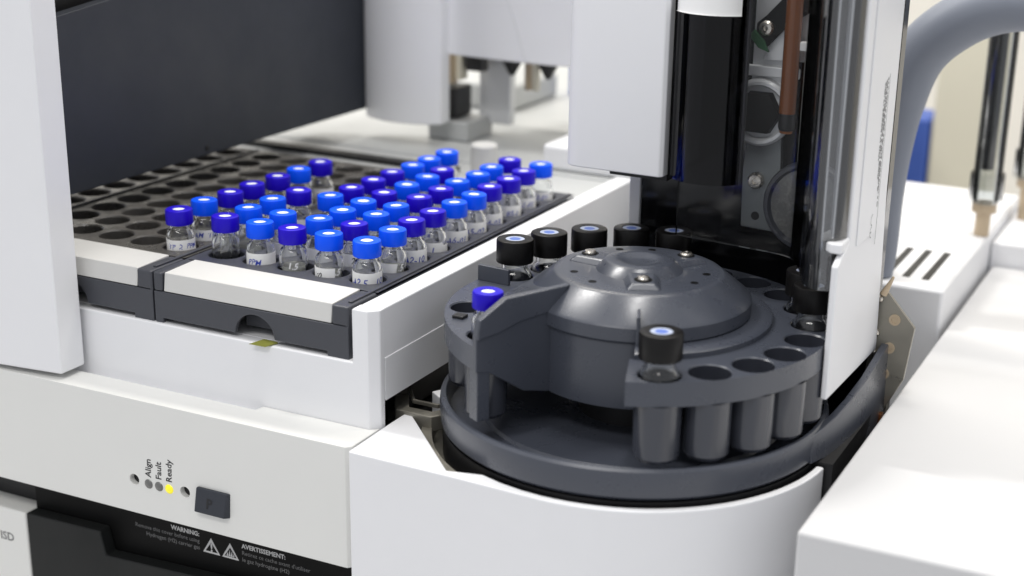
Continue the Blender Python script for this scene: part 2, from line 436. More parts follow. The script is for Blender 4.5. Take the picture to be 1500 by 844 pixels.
# ------------------------------------------------------------------ sample vials
glass_me = MB().lathe([(0, 0), (5.2, 0), (5.85, 0.7), (5.9, 2), (5.9, 20.4), (5.75, 21.8), (5.3, 22.9), (4.6, 23.7), (4.15, 24.2), (4.1, 24.8), (4.1, 31.0),
                       (3.1, 31.0), (3.2, 24.6), (3.6, 23.7), (4.3, 22.6), (4.8, 21.4), (5.05, 20.0), (5.05, 2.2), (4.3, 1.3), (0, 1.2)], n=40).mesh('glass_body', smooth=60)
glass_me.materials.append(M['glass'])
def cap_mesh(r, z0, z1, hole, ribs, n, mname, dep=0.55):
    h = z1 - z0
    c = MB().lathe([(r - 1.1, z0 + 0.05), (r - 0.15, z0), (r, z0 + 0.3), (r, z1 - 0.75), (r - 0.25, z1 - 0.25), (r - 0.75, z1), (hole + 0.15, z1), (hole, z1 - 0.15), (hole, z1 - dep - 0.2)],
                   n=n, rib=ribs, ribset=(2, 3))
    me = c.mesh('cap', smooth=30); me.materials.append(M[mname]); return me
cap_light = cap_mesh(5.8, 25.8, 32.3, 2.65, 0.13, 96, 'lightcap')
cap_dark = cap_mesh(5.8, 25.8, 32.3, 2.65, 0.13, 96, 'darkcap')
sep_me = MB().lathe([(2.63, 31.4), (2.63, 31.85), (1.8, 31.95), (0, 31.98)], n=28).mesh('septum'); sep_me.materials.append(M['septum'])
def label_mesh(z0, z1, span, tear):
    l = MB(); n = 28; v = []
    for k in range(n + 1):
        a = math.radians(-span / 2 + span * k / n)
        zt = z1 - (tear if k > n * 0.78 else 0)
        for r, z in ((5.95, z0), (5.95, zt), (6.03, zt), (6.03, z0)):
            v.append((r * math.cos(a), r * math.sin(a), z))
    f = []
    for k in range(n):
        for q in range(4):
            f.append((k * 4 + q, (k + 1) * 4 + q, (k + 1) * 4 + (q + 1) % 4, k * 4 + (q + 1) % 4))
    f += [(0, 1, 2, 3), (n * 4 + 3, n * 4 + 2, n * 4 + 1, n * 4)]
    l.add(v, f); me = l.mesh('label', smooth=40); me.materials.append(M['label']); return me
LBL = [label_mesh(4, 19.6, 235, 0), label_mesh(4.5, 19.0, 200, 1.4), label_mesh(3.5, 20.0, 255, 0), label_mesh(3.5, 18.6, 150, 0)]
def wrap_text(body, size, r, zc, a_mid, mname):
    v, f = text2d(body, size, 0.03 if mname == 'whiteink' else 0.012)
    w = max(x for x, _ in v)
    out = []
    for i, (x, y) in enumerate(v):
        a = a_mid + (x - w / 2) / r
        a += (0.22 * y + 0.10 * math.sin(2.3 * y + x)) / r
        out.append((r * math.cos(a), r * math.sin(a), zc + 1.4 + y + 0.22 * math.sin(x * 1.3 + size * 7)))
    me = MB().add(out, f).mesh('handwriting', smooth=0); me.materials.append(M[mname]); return me
insert_me = MB().lathe([(0, 3), (2.2, 3.2), (2.5, 4), (2.5, 24), (1.9, 24), (1.9, 4.4), (0, 3.8)], n=24).mesh('insert'); insert_me.materials.append(M['glass'])
resid_me = MB().lathe([(0, 1.25), (4.6, 1.4), (4.85, 3), (4.85, 16.2), (4.7, 16.2), (4.7, 3), (0, 1.9)], n=28).mesh('residue'); resid_me.materials.append(M['residue'])
patch_me = label_mesh(9.5, 16.5, 55, 0)

def vial(x, y, zb, cap, label, lab=0, turn=0.0, text=None, tcol='ink', tz=13.6, insert=False, residue=False, grad=False, group='blue capped sample vials', tsize=4.0):
    V = thing('sample_vial', (x, y, zb), label, 'vial', group)
    V.rotation_euler = (math.radians(random.uniform(-1.2, 1.2)), math.radians(random.uniform(-1.2, 1.2)), 0)
    if zb == 0:
        V.location = Vector((x + random.uniform(-0.6, 0.6), y + random.uniform(-0.6, 0.6), zb)) * MM
    link('glass_body', glass_me, None, V)
    c = link('cap', cap_light if cap == 'l' else cap_dark, None, V); c.rotation_euler.z = random.uniform(0, 6)
    link('septum', sep_me, None, c)
    face = math.atan2(CAM_LOC.y - y, CAM_LOC.x - x)
    if lab is not None:
        lb = link('label', LBL[lab], None, V); lb.rotation_euler.z = face + turn
        if text:
            link('handwriting', wrap_text(text, tsize, 6.06, tz, 0.0, tcol), None, lb)
    if insert: link('insert', insert_me, None, V)
    if residue: link('residue', resid_me, None, V)
    if grad:
        g = link('graduation_print', wrap_text('1.5', 3.7, 5.94, 14.3, face + (0.5 if turn < -0.5 else 0.0) - 0.1, 'whiteink'), None, V)
    return V

ORD = ['first', 'second', 'third', 'fourth', 'fifth', 'sixth', 'seventh', 'eighth', 'ninth', 'tenth']
CN = {4: 'column along white rail', 3: 'second column from white rail', 2: 'third column from white rail',
      1: 'fourth column from white rail', 0: 'fifth column from white rail', 9: 'only filled column of emptier rack'}
caps = {0: 'dlld', 1: 'll.lddd' + 'lll', 2: 'dllldlld', 3: 'ldllddllld', 4: 'llddlldddl', 9: 'dldddld'}
special = {
    (9, 0): dict(lab=0, text='TP  2  PPM', turn=0.1, tz=14.4, tsize=3.0), (9, 1): dict(lab=0, text='AM  TP', turn=-0.1, tz=14.8, tsize=3.2),
    (0, 0): dict(lab=None, insert=True), (0, 1): dict(lab=None, residue=True),
    (1, 0): dict(lab=0, text='PPM', turn=-0.55, tz=13.4, tsize=3.4), (1, 1): dict(lab=2, text='AVE', turn=0.3, tz=15.0, tsize=3.6),
    (2, 0): dict(lab=None, residue=True, grad=True), (2, 1): dict(lab=2, text='9.0', tcol='blackink', turn=0.2, tz=14.8, tsize=3.6),
    (3, 0): dict(lab=3, turn=-0.95, residue=True, grad=True, text='70', tcol='blackink', tz=12.4), (3, 1): dict(lab=2, text='2.07', tcol='blackink', turn=0.2, tz=14.6, tsize=3.6),
    (4, 0): dict(lab=0, text='A2.5   10', turn=-0.05, tz=13.0), (4, 1): dict(lab=3, turn=-1.05, residue=True, grad=True),
    (4, 2): dict(lab=2, text='A2-10', turn=0.1, tz=13.0), (4, 3): dict(lab=1, text='1', turn=-0.15, tz=13.0),
    (4, 4): dict(lab=2, text='A6-01', turn=0.1, tz=13.0), (4, 5): dict(lab=2, text='A5-02', turn=0.1, tz=13.0),
    (4, 6): dict(lab=2, text='A4-03', turn=0.1, tz=13.0),
}
texts = ['A1-02', 'A3-01', 'B2-10', 'A7-0', 'B5-1']
for col, s in caps.items():
    for r, ch in enumerate(s):
        if ch == '.': continue
        x = -24.2 if col == 9 else col * PIT_
        kind = 'bright blue' if ch == 'l' else 'indigo'
        lab = f'{kind} capped vial, {ORD[r]} row from label strip, {CN[col]}'
        kw = special.get((col, r), dict(lab=[0, 1, 2][(col + r) % 3], text=texts[(col * 3 + r) % 5], turn=random.uniform(-0.3, 0.3), tz=13.8, tsize=3.4))
        vial(x, r * PIT_, 0, ch, lab, **kw)

# ------------------------------------------------------------------ turret
TC = (182.0, 18.1)
def pol(r, a, z=None):
    a = math.radians(a); p = (TC[0] + r * math.cos(a), TC[1] + r * math.sin(a))
    return p if z is None else (*p, z)
ANG = [-60.7, -45.0, -29.3, -14.0, 1.7, 17.5, 34.0, 50.5, 67.0, 83.5, 99.9, 115.5, 131.2, 147.2, 162.8]
EXTRA = [(203.0, 7.0), (232.5, 7.2)]
A0, A1 = -70.5, 242.0
U_ = thing('sample_turret', (TC[0], TC[1], -31), 'dark grey rotating sample turret with screwed hub and ring of vial wells', 'turret')
RI, RO, RH, HR = 44.0, 75.0, 67.0, 7.7
deck = MB()
cells = [(a, HR, RH) for a in ANG] + [(a, h, 66.0 if a < 220 else 64.5) for a, h in EXTRA]
bounds = []
for i in range(len(cells)):
    lo = A0 if i == 0 else (cells[i - 1][0] + cells[i][0]) / 2
    hi = A1 if i == len(cells) - 1 else (cells[i][0] + cells[i + 1][0]) / 2
    bounds.append((lo, hi))
for (a, h, rh), (lo, hi) in zip(cells, bounds):
    N = 40; cx, cy = pol(rh, a); ring_in, ring_out = [], []
    ri = 52.0
    # boundary polyline of the sector, dense
    bd = [pol(RO, lo + (hi - lo) * t / 24) for t in range(25)] + [pol(RO + (ri - RO) * t / 8, hi) for t in range(1, 9)] \
        + [pol(ri, hi + (lo - hi) * t / 12) for t in range(1, 13)] + [pol(ri + (RO - ri) * t / 8, lo) for t in range(1, 8)]
    nb = len(bd); v = [(*p, 14.0) for p in bd]; f = []
    for rr_, z in ((h + 0.5, 14.0), (h, 13.5)):
        for p in bd:
            w = math.atan2(p[1] - cy, p[0] - cx); v.append((cx + rr_ * math.cos(w), cy + rr_ * math.sin(w), z))
    v += [(p[0] + (x_ - p[0]) * 0, p[1], 5.0) for p, x_ in zip(bd, [0] * nb)]
    for k in range(nb):
        k2 = (k + 1) % nb
        f += [(k, k2, nb + k2, nb + k), (nb + k, nb + k2, 2 * nb + k2, 2 * nb + k)]
        if k < 24: f.append((k2, k, 3 * nb + k, 3 * nb + k2))
    f.append(tuple(3 * nb + k for k in range(nb - 1, -1, -1)))
    deck.add(v, f)
for a in (A0,):
    deck.add([pol(52, a, 14), pol(RO, a, 14), pol(RO, a, 5), pol(52, a, 5)], [(0, 1, 2, 3)])
rd = part('ring_deck', deck, 'slate2', U_, smooth=30)
for a, h, rh in cells:
    w = MB().lathe([(h, 13.45), (h - 0.1, -15.0), (0, -15.0), (0, -17.0), (h - 0.4, -17.0), (h + 0.75, -15.4), (h + 0.9, 4.9)], c=pol(rh, a), n=32)
    part('vial_well', w, 'well', U_)
part('end_wall', MB().prism([pol(69, 239.5), pol(74.6, 237.5), pol(74.6, 241.9), pol(69, 241.9)], -15, 4.9), 'slate2', U_, 0.4)
# hub
hub = part('hub', MB().lathe([(0, 31.9), (20, 32.2), (30, 32.1), (32.4, 31.8), (33.4, 31.0), (43.0, 23.4), (43.8, 22.4), (43.8, 17.4), (43.2, 16.9), (42.0, 16.9)], c=TC, n=128), 'slate2', U_)
part('hub_flange', MB().lathe([(43.5, 16.8), (51.5, 16.5), (52.3, 15.9), (52.3, 14.02), (43.5, 14.0)], c=TC, n=110, a0=A0 + 2, a1=A1 - 2), 'slate2', U_)
part('drum', MB().lathe([(43.2, 17.0), (42.2, 16.0), (42.0, -9.5), (0, -9.5)], c=TC, n=96), 'slate2', U_)
part('spindle', MB().lathe([(22, -9.5), (22, -25.8)], c=TC, n=48), 'black', U_)
# raised centre with three lobes that carry the screws
part('centre_boss', MB().lathe([(17.0, 32.0), (13.5, 35.6), (12.6, 36.1), (8.0, 36.1), (6.5, 35.4), (2.5, 35.1), (0, 35.1)], c=TC, n=64), 'slate2', hub)
def lobe(a):
    d = MB(); u_ = (math.cos(math.radians(a)), math.sin(math.radians(a))); n_ = (-u_[1], u_[0])
    def p(r, s, z): return (TC[0] + u_[0] * r + n_[0] * s, TC[1] + u_[1] * r + n_[1] * s, z)
    b = [p(6, -8, 31.8), p(28.5, -6.8, 31.8), p(28.5, 6.8, 31.8), p(6, 8, 31.8)]
    t = [p(6, -5.4, 34.9), p(25.8, -4.2, 34.4), p(25.8, 4.2, 34.4), p(6, 5.4, 34.9)]
    return d.add(b + t, [(0, 3, 2, 1), (4, 5, 6, 7), (0, 1, 5, 4), (1, 2, 6, 5), (2, 3, 7, 6), (3, 0, 4, 7)])
for a in (175, 57, -64):
    part('screw_lobe', lobe(a), 'slate2', hub, 0.9, seg=3)
    cx, cy = pol(22.0, a)
    part('screw_seat', MB().lathe([(3.4, 34.45), (3.4, 34.62), (2.4, 34.62)], c=(cx, cy), n=24), 'deepblack', hub)
    part('screw', MB().lathe([(2.5, 34.5), (2.5, 35.2), (2.1, 35.75), (1.2, 36.05), (0.7, 36.05), (0.5, 35.6), (0, 35.6)], c=(cx, cy), n=20), 'steel', hub)
for a, r in ((-141, 26), (-110, 26), (-15, 26), (13, 26), (130, 27), (102, 27)):
    part('vent_hole', MB().lathe([(1.55, 32.12), (1.55, 32.24), (0, 32.24)], c=pol(r, a), n=16), 'deepblack', hub)
part('fin', MB().prism([pol(36, -66.3), pol(46.5, -66.6), pol(46.5, -68.3), pol(36, -68.3)], 14.5, 28.0), 'slate2', hub, 0.5)
# wing: the wall on one side of the gap, with a sloping shoulder back to the hub
def rz_plate(a, th, poly):
    """plate in the radial plane at angle a, thickness th towards larger angles negative"""
    ca, sa = math.cos(math.radians(a)), math.sin(math.radians(a)); n_ = (-sa, ca)
    v = []
    for s in (0.0, -th):
        v += [(TC[0] + ca * r + n_[0] * s, TC[1] + sa * r + n_[1] * s, z) for r, z in poly]
    n = len(poly)
    return MB().add(v, [tuple(range(n)), tuple(range(2 * n - 1, n - 1, -1))] + [(i, n + i, n + (i + 1) % n, (i + 1) % n) for i in range(n)])
part('wing', rz_plate(242.8, 3.2, [(33.5, 31.4), (62.5, 31.0), (74.3, 24.6), (75.2, 20.0), (75.2, 17.0), (66, 18.2), (56, 21.0), (42, 22.2)]), 'slate2', U_, 0.6)
part('gap_wall', rz_plate(242.15, 2.4, [(41.5, 23.0), (75.4, 19.0), (75.4, 4.6), (70, 3.8), (54.0, -6.8), (43, -9.4), (41.0, -9.3)]), 'slate2', U_, 0.4)
sh = MB(); t = [pol(32.5, 241.5, 31.3), pol(62.0, 241.3, 30.7), pol(57.0, 228, 26), pol(54, 208, 20.5), pol(41, 192, 25)]
b = [pol(32.5, 241.5, 13.5), pol(62.0, 241.3, 13.5), pol(57.0, 228, 13.5), pol(54, 208, 13.5), pol(41, 192, 13.5)]
sh.add(b + t, [(4, 3, 2, 1, 0), (5, 6, 7), (5, 7, 8), (5, 8, 9)] + [(i, (i + 1) % 5, 5 + (i + 1) % 5, 5 + i) for i in range(5)])
part('wing_shoulder', sh, 'slate2', U_, 0.5)
part('flag_plate', rz_plate(174.5, 1.6, [(60.0, 14), (75, 14), (75, 20.6), (60.0, 20.6)]), 'slate2', U_, 0.25)
sx, sy = pol(69.2, 214)
part('dark_square_hole', box(sx - 2.4, sx + 2.4, sy - 2.2, sy + 2.2, 13.9, 15.2), 'black', U_, 0.3)  # black block stands in for the dark inside a square hole
# base pan under the ring
part('base_pan', MB().lathe([(73.0, -26.0), (73.6, -19.2), (74.4, -18.2), (75.6, -18.2), (76.5, -19.2), (76.8, -22), (76.3, -29.0), (75.0, -30.4), (60, -30.8)], c=TC, n=128), 'slate2', U_)
part('pan_floor', MB().lathe([(73.2, -26.0), (60.5, -26.0), (59.5, -24.8), (0, -24.8)], c=TC, n=96), 'slate2', U_)
part('mount', MB().lathe([(62, -30.9), (75.6, -31.0), (75.6, -110)], c=TC, n=96), 'black', U_)

# solvent vials with black caps
sol_glass = MB().lathe([(0, -14.5), (6.6, -14.5), (7.2, -13.8), (7.2, 13.2), (6.9, 15.2), (6.0, 16.6), (5.4, 17.4), (5.4, 29.0), (4.4, 29.0), (4.4, 17.2), (5.2, 16.0), (5.9, 14.8), (6.2, 13), (6.2, -13.2), (0, -13.4)], n=40).mesh('glass_body', smooth=60)
sol_glass.materials.append(M['glass'])
sol_cap = cap_mesh(7.75, 20.4, 30.2, 4.0, 0.10, 128, 'blackcap', 0.35)
sol_ring = MB().lathe([(3.98, 29.5), (3.98, 29.95), (2.35, 29.98), (2.3, 29.9)], n=28).mesh('septum_ring'); sol_ring.materials.append(M['sepring'])
sol_sep = MB().lathe([(2.35, 29.6), (2.3, 29.93), (0, 29.96)], n=28).mesh('septum'); sol_sep.materials.append(M['bluesep'])
SOLW = {162.8: 'beside the upright flag plate', 147.2: 'second from the flag plate', 131.2: 'third from the flag plate', 115.5: 'fourth from the flag plate',
        99.9: 'fifth from the flag plate', 34.0: 'half hidden under the door', 17.5: 'beside the tower side panel', -60.7: 'alone at the turret gap'}
for a, where in SOLW.items():
    p = pol(RH, a)
    S = thing('solvent_vial', (p[0], p[1], 0), 'black capped vial with blue septum, in turret, ' + where, 'vial', 'black capped vials in the turret')
    link('glass_body', sol_glass, None, S)
    c = link('cap', sol_cap, None, S); c.rotation_euler.z = random.uniform(0, 6)
    link('septum_ring', sol_ring, None, c); link('septum', sol_sep, None, c)
p = pol(64.5, 232.5)
vial(p[0], p[1], -1.2, 'd', 'indigo capped glass vial standing alone in the turret beside the wing', lab=None, residue=False, group='blue capped sample vials', insert=True)

# ------------------------------------------------------------------ white cradle below the turret
K = thing('turret_cradle', (160, -20, -260), 'glossy white rounded cradle wrapped round the turret base', 'cradle')
def cradle_shell():
    ang = list(range(-92, -1, 4))
    outer = [(139.5, -60.6), (152, -61.1), (162, -61.6), (172, -62.2)] + [pol(80.6, a) for a in ang]
    inner = [(139.5, -57.0)] + [pol(77.6, a) for a in (-112, -105, -98)] + [pol(77.6, a) for a in ang]
    left = [(97.8, -14.0), (97.8, -31.0), (98.6, -59.6)]
    n = len(outer); loop = left + outer + inner[::-1]; m_ = len(loop)
    v = [(*p, -32.0) for p in loop] + [(*p, -260.0) for p in loop]
    f = [(i, (i + 1) % m_, m_ + (i + 1) % m_, m_ + i) for i in range(m_)]
    io = lambda i: 3 + i
    ii = lambda i: m_ - 1 - i
    for k in (0, m_):
        f.append((k + 0, k + 1, k + 2, k + io(0), k + ii(0)))
        f += [(k + io(i), k + io(i + 1), k + ii(i + 1), k + ii(i)) for i in range(n - 1)]
    return MB().add(v, f)
part('shell', cradle_shell(), 'coolwhite', K, 0.7, seg=3)
part('metal_tray', MB().prism([(99.5, -8), (140, -50), (190, -40), (190, 60), (99.5, 60)], -44, -42.5), 'plate', K)
part('metal_lip', MB().lathe([(84, -35.5), (80.0, -35.5), (79.5, -36.5), (79.5, -42.4)], c=TC, n=40, a0=196, a1=244), 'plate', K)
part('latch', MB().sheet([(90.5, -2), (97.5, -13.5), (108, -13.5), (113, -6)], -37, -30.5, 6.0), 'plate', K, 0.5)
part('latch_strap', MB().sheet([(88.5, 3), (97.0, -8), (107.5, -8), (113, -0.5)], -31, -29.3, 1.2), 'plate', K, 0.2)
part('white_block', MB().prism([(99, 2), (110, -6), (118, 8), (112, 24)], -42, -29), 'coolwhite', K, 0.5)

# ------------------------------------------------------------------ injector tower
J = thing('injector_tower', (200, 100, -260), 'white injector tower with a smoked clear door over its black mechanism', 'injector')
lc = [(128.5, 66), (129.2, 63.2), (131.5, 61.0), (135, 60.2), (171.5, 60), (173, 61.5), (173, 118), (128.5, 118)]
part('left_cover', MB().prism(lc, 58, 200), 'coolwhite', J, 0.6)
part('left_leg', box(142.0, 147.3, 101, 150, -260, 58), 'coolwhite', J, 0.6)
part('back_wall', box(147.4, 256, 102.5, 110, -260, 200), 'gloss', J)
part('ceiling', box(147.4, 172.9, 66, 102.4, 55.5, 57.9), 'black', J)
# right side panel: a lower foot that reaches forward and the upper panel behind the door
side = [(16.5, -7.0), (92, -10.5), (84, 60), (84, 200), (31, 200), (31, 51.5), (16.5, 45.0)]
part('side_panel', MB().prism(side, 257.4, 260.0, 'x'), 'coolwhite', J, 0.8, seg=3)
part('side_post', box(251.5, 257.3, 33, 84, 51.6, 200), 'coolwhite', J, 0.6)
sp = part('side_panel_face', MB().prism([(40, 47), (78, 46), (78, 199), (40, 199)], 260.02, 260.5, 'x'), 'coolwhite', J, 0.25)
part('door_ledge', MB().prism([(248, 28), (255.5, 20), (259.8, 20.5), (259.8, 42), (250, 42)], 48.5, 52.5), 'coolwhite', J, 0.8)
part('hinge_pin', MB().lathe([(1.2, 52.5), (1.2, 58), (0, 58)], c=(257.4, 33.0), n=12), 'black', J)
# rating label on the side panel
lab = MB()
random.seed(3)
for row in range(4):
    yy = 66.8 - row * 1.5; z = 107 - row * 0.5
    end = 58 + row * 6
    while z > end:
        w = random.uniform(0.5, 2.4)
        lab.add([(260.53, yy, z), (260.53, yy - 0.95, z), (260.53, yy - 0.95, z - w), (260.53, yy, z - w)], [(0, 1, 2, 3)])
        z -= w + random.choice([0.25, 0.3, 0.9])
part('rating_print', lab, 'blackink', sp, smooth=0)
part('rating_line', box(260.5, 260.54, 68.2, 68.6, 41, 108), 'greyink', sp, smooth=0)
ce = MB()
for cz, cy in ((52.5, 61.0), (47.6, 61.0)):
    for k in range(14):
        a0_, a1_ = math.radians(90 + 180 * k / 14), math.radians(90 + 180 * (k + 1) / 14)
        ce.add([(260.53, cy - 2.4 * math.cos(a0_ - math.pi / 2) * 0 + 2.4 * math.sin(a0_ - math.pi / 2 + math.pi) * 1.0, cz + 2.4 * math.cos(a0_ - math.pi / 2)),
                (260.53, cy + 2.4 * math.sin(a1_ - math.pi / 2 + math.pi), cz + 2.4 * math.cos(a1_ - math.pi / 2)),
                (260.53, cy + 1.95 * math.sin(a1_ - math.pi / 2 + math.pi), cz + 1.95 * math.cos(a1_ - math.pi / 2)),
                (260.53, cy + 1.95 * math.sin(a0_ - math.pi / 2 + math.pi), cz + 1.95 * math.cos(a0_ - math.pi / 2))], [(0, 1, 2, 3)])
ce.add([(260.53, 58.9, 47.85), (260.53, 61, 47.85), (260.53, 61, 47.4), (260.53, 58.9, 47.4)], [(0, 1, 2, 3)])
part('ce_mark', ce, 'greyink', sp, smooth=0)
# dark rounded cover on the left of the opening, clear door over the rest
path = [(174, 66)] + [(189.5 + 15.5 * math.cos(math.radians(t)), 72 + 15.5 * math.sin(math.radians(t))) for t in range(205, 341, 9)]
part('dark_cover', MB().sheet(path, 58.5, 200, 1.2), 'darksmoke', J)
path = [(178, 67.5), (203, 64.5), (222, 62), (231, 58), (237, 49), (241.5, 38), (244, 32.0)]
def smooth_path(pp, n=4):
    out_ = []
    for i in range(len(pp) - 1):
        p0, p1, p2, p3 = (Vector(pp[max(i - 1, 0)]), Vector(pp[i]), Vector(pp[i + 1]), Vector(pp[min(i + 2, len(pp) - 1)]))
        for k in range(n):
            t = k / n
            out_.append(tuple(0.5 * ((2 * p1) + (p2 - p0) * t + (2 * p0 - 5 * p1 + 4 * p2 - p3) * t * t + (3 * p1 - p0 - 3 * p2 + p3) * t ** 3)))
    return out_ + [pp[-1]]
part('door_edge', MB().sheet(smooth_path([(244.05, 31.9), (245.5, 28.5), (249, 24.5), (253, 23.6), (256, 25.6), (257.2, 30)]), 33.4, 200, 1.6), 'haze', J)
part('door', MB().sheet(smooth_path(path), 33.4, 200, 1.4), 'smoke', J)
# mechanism behind the door
br = part('bracket', MB().prism([(199.5, 35.8), (213.5, 35.2), (216, 48), (214.5, 75), (216.5, 128), (216.5, 200), (199.5, 200), (200.5, 80), (199.0, 60)], 85, 88, 'y'), 'darkalu', J, 0.5)
def ydisc(prof, c, n=36):
    l = MB().lathe(prof, n=n); l.v = [(c[0] + a, c[1] - h, c[2] + b) for a, b, h in l.v]; return l
part('bracket_screw', ydisc([(3.4, 0), (3.4, 1.6), (2.6, 2.6), (1.2, 2.8), (1.1, 1.8), (0, 1.8)], (205.3, 85, 56.2), 24), 'steel', br)
part('bracket_hole', ydisc([(1.8, 0), (1.8, 0.15), (0, 0.15)], (205.7, 85, 41.1), 20), 'black', br)
part('upper_plate', box(200.6, 216.0, 84.2, 84.9, 92, 198), 'alu', br, 0.2)
part('cross_bar', box(198.5, 221, 81.8, 84.1, 99.5, 104), 'alu', br, 0.8)
kn = part('knob', ydisc([(13.6, 0), (13.6, 4.0), (12.6, 5.0), (11.4, 5.0), (10.6, 4.0), (10.6, 2.0), (0, 2.0)], (205.8, 84.5, 85.2), 48), 'alu', J)
part('knob_core', ydisc([(9.5, 2.1), (9.0, 6.5), (7.6, 7.2), (0, 7.2)], (205.8, 84.5, 85.2), 6), 'deepblack', kn)
wh = part('belt_wheel', ydisc([(18.6, 0), (18.6, 3), (18.0, 4.0), (16.6, 4.0), (15.6, 2.6), (4, 2.2), (4, 5), (0, 5)], (229, 83, 49), 64), 'slate', J)
part('wheel_face', ydisc([(15.4, 2.7), (4.2, 2.5)], (229, 83, 49), 48), 'lens', wh)
part('lever', MB().prism([(203, 113), (208, 112), (214, 119), (230, 131), (230, 142), (218, 137), (207, 124.5), (203, 121)], 78.5, 81, 'y'), 'deepblack', J, 0.6)
part('pivot_screw', ydisc([(3.0, 0), (3.0, 1.2), (2.3, 2.0), (1.0, 2.1), (0.9, 1.2), (0, 1.2)], (207.6, 78.4, 119.5), 20), 'steel', J)
part('green_clip', MB().prism([(200.5, 116), (204.5, 111.5), (209, 110), (207, 114.5), (202.5, 118.5)], 77.5, 79.5, 'y'), 'green', J, 0.3)
part('carriage', MB().prism([(205, 106), (228.5, 107), (228.5, 111), (231, 131), (215, 131)], 82, 84.4, 'y'), 'alu', J, 0.5)
part('white_band', MB().lathe([(17.6, 140), (17.0, 140), (17.0, 125.5), (17.6, 125.5)], c=(189.5, 72), n=24, a0=215, a1=320), 'label', J)  # plain white band across the upper part of the dark cover
part('inner_panel', box(226.5, 230, 86, 100, 34, 112), 'black', J)
sy = thing('injection_syringe', (218.6, 76.5, 80), 'amber glass injection syringe hanging behind the tower door', 'syringe')
part('barrel', MB().lathe([(0, 87), (3.4, 87), (3.4, 200), (2.6, 200), (2.6, 88), (0, 88)], c=(218.8, 76.5), n=24), 'amber', sy)
part('tip', MB().lathe([(0.8, 79.6), (2.9, 80.2), (3.3, 81.5), (3.3, 86.9), (0, 86.9)], c=(218.8, 76.5), n=24), 'black', sy)
part('ferrule', MB().lathe([(0.5, 78.6), (2.5, 79.0), (2.8, 80.0), (0.5, 80.0)], c=(218.8, 76.5), n=24), 'copper', sy)
gr = thing('guide_rod', (225, 78, 68), 'thin clear guide rod with a pale clamp beside the amber syringe', 'rod')
part('rod', MB().lathe([(0, 68), (1.1, 68), (1.1, 112), (0, 112)], c=(225, 78), n=16), 'clearrod', gr)
part('clamp', box(221.8, 229.5, 76, 80, 112, 115.5), 'label', gr, 0.4)

# base shroud running back along the tower foot
s_ = thing('base_shroud', (261, 60, -260), 'dark grey shroud sweeping up along the foot of the tower', 'shroud')
sw = MB(); pts_ = [(257.8, 8, -19.0, -30), (259.6, 17, -18.6, -31), (261.6, 28, -17.4, -34), (263.4, 42, -15.2, -40), (264.6, 60, -12.4, -44), (265, 80, -9.0, -44), (265, 96, -6.5, -44), (265, 104, -8.0, -44)]
vv = []
for x_, y_, zt_, zb_ in pts_: vv += [(x_ + 0.6, y_, zb_), (x_, y_, zt_), (x_ - 3.2, y_ + 0.8, zt_ - 0.3), (x_ - 2.6, y_ + 0.8, zb_)]
ff = [(4 * i + k, 4 * i + 4 + k, 4 * i + 4 + (k + 1) % 4, 4 * i + (k + 1) % 4) for i in range(7) for k in range(4)] + [(0, 1, 2, 3), (31, 30, 29, 28)]
part('shroud_wall', sw.add(vv, ff), 'slate2', s_, 0.5, smooth=50)
part('shroud_base', box(252, 265.2, 14, 104, -260, -31), 'black', s_)

# ------------------------------------------------------------------ gantry cover at the left of the tray
G = thing('gantry_cover', (-90, 60, -30), 'tall white cover with a long charcoal side panel hanging over the emptier rack', 'cover')
part('white_end', MB().prism([(-150, -65.5), (-45.5, -54.0), (-45.5, -40.0), (-150, -40.0)], -30, 215), 'coolwhite', G, 0.9, seg=3)
part('side_panel', MB().prism([(-39.8, 30), (247, 29.6), (247, 137.5), (-39.8, 103.6)], -90, -84, 'x'), 'panel', G, 0.4)
part('inner_void', box(-125, -97, -39.8, 233, 36, 215), 'black', G)
part('panel_screw', (lambda l: (setattr(l, 'v', [(-84 + h, 96 + a, 33.5 + b) for a, b, h in l.v]), l)[1])(MB().lathe([(1.3, 0), (1.3, 0.3), (0, 0.4)], n=16)), 'black', G)

# ------------------------------------------------------------------ overhead arm behind the tray
H = thing('overhead_arm', (0, 260, 24), 'pale grey rounded overhead arm and column behind the tray', 'arm')
cp = [(-83.8 + 50.3 * t / 12, 241 - 9 * math.sin(math.pi * (t / 12)) ** 0.8) for t in range(13)] + [(-34, 252), (-83.8, 252)]
part('column_cover', MB().prism(cp, 25.5, 220), 'coolwhite', H, 1.0, seg=3)
up_ = [(-36 + 10 * t, 250 - 3 * math.sin(math.pi * t / 10)) for t in range(11)] + [(64, 330), (-36, 330)]
part('upper_body', MB().prism(up_, 64.5, 220), 'coolwhite', H, 1.0)
part('seam', MB().tube([(-6 + 22 * t ** 0.6, 247.3 - 0.3 * t, 112 - 46 * t) for t in [k / 10 for k in range(11)]], 0.35, 6), 'alu', H)
for x0_, x1_, z0_, mt in ((-46, -42, 44, 'beige'), (-39, -35.5, 47, 'cream'), (-33, -22, 53, 'black')):
    part('hanger', box(x0_, x1_, 268, 276, z0_, 64.4 if x0_ > -26 else 100), mt, H, 0.5)
part('bracket_foot', box(-50, -36, 262.5, 282, 25, 43), 'black', H, 1)
part('bracket_base', box(-52, -26, 258, 290, 13.2, 24.5), 'deck', H, 1)
part('rear_skirt', box(-33, -12, 285, 292, 20, 64.4), 'alu', H, 1)
for x in (-6, 17):
    part('nozzle', MB().lathe([(6, 64.4), (6, 60), (1.5, 52), (0, 52)], c=(x, 275), n=20), 'black', H)
for x in (3, 8):
    part('outlet_tube', MB().lathe([(2.2, 64.4), (2.2, 44), (0, 44)], c=(x, 278), n=14), 'beige' if x == 3 else 'cream', H)

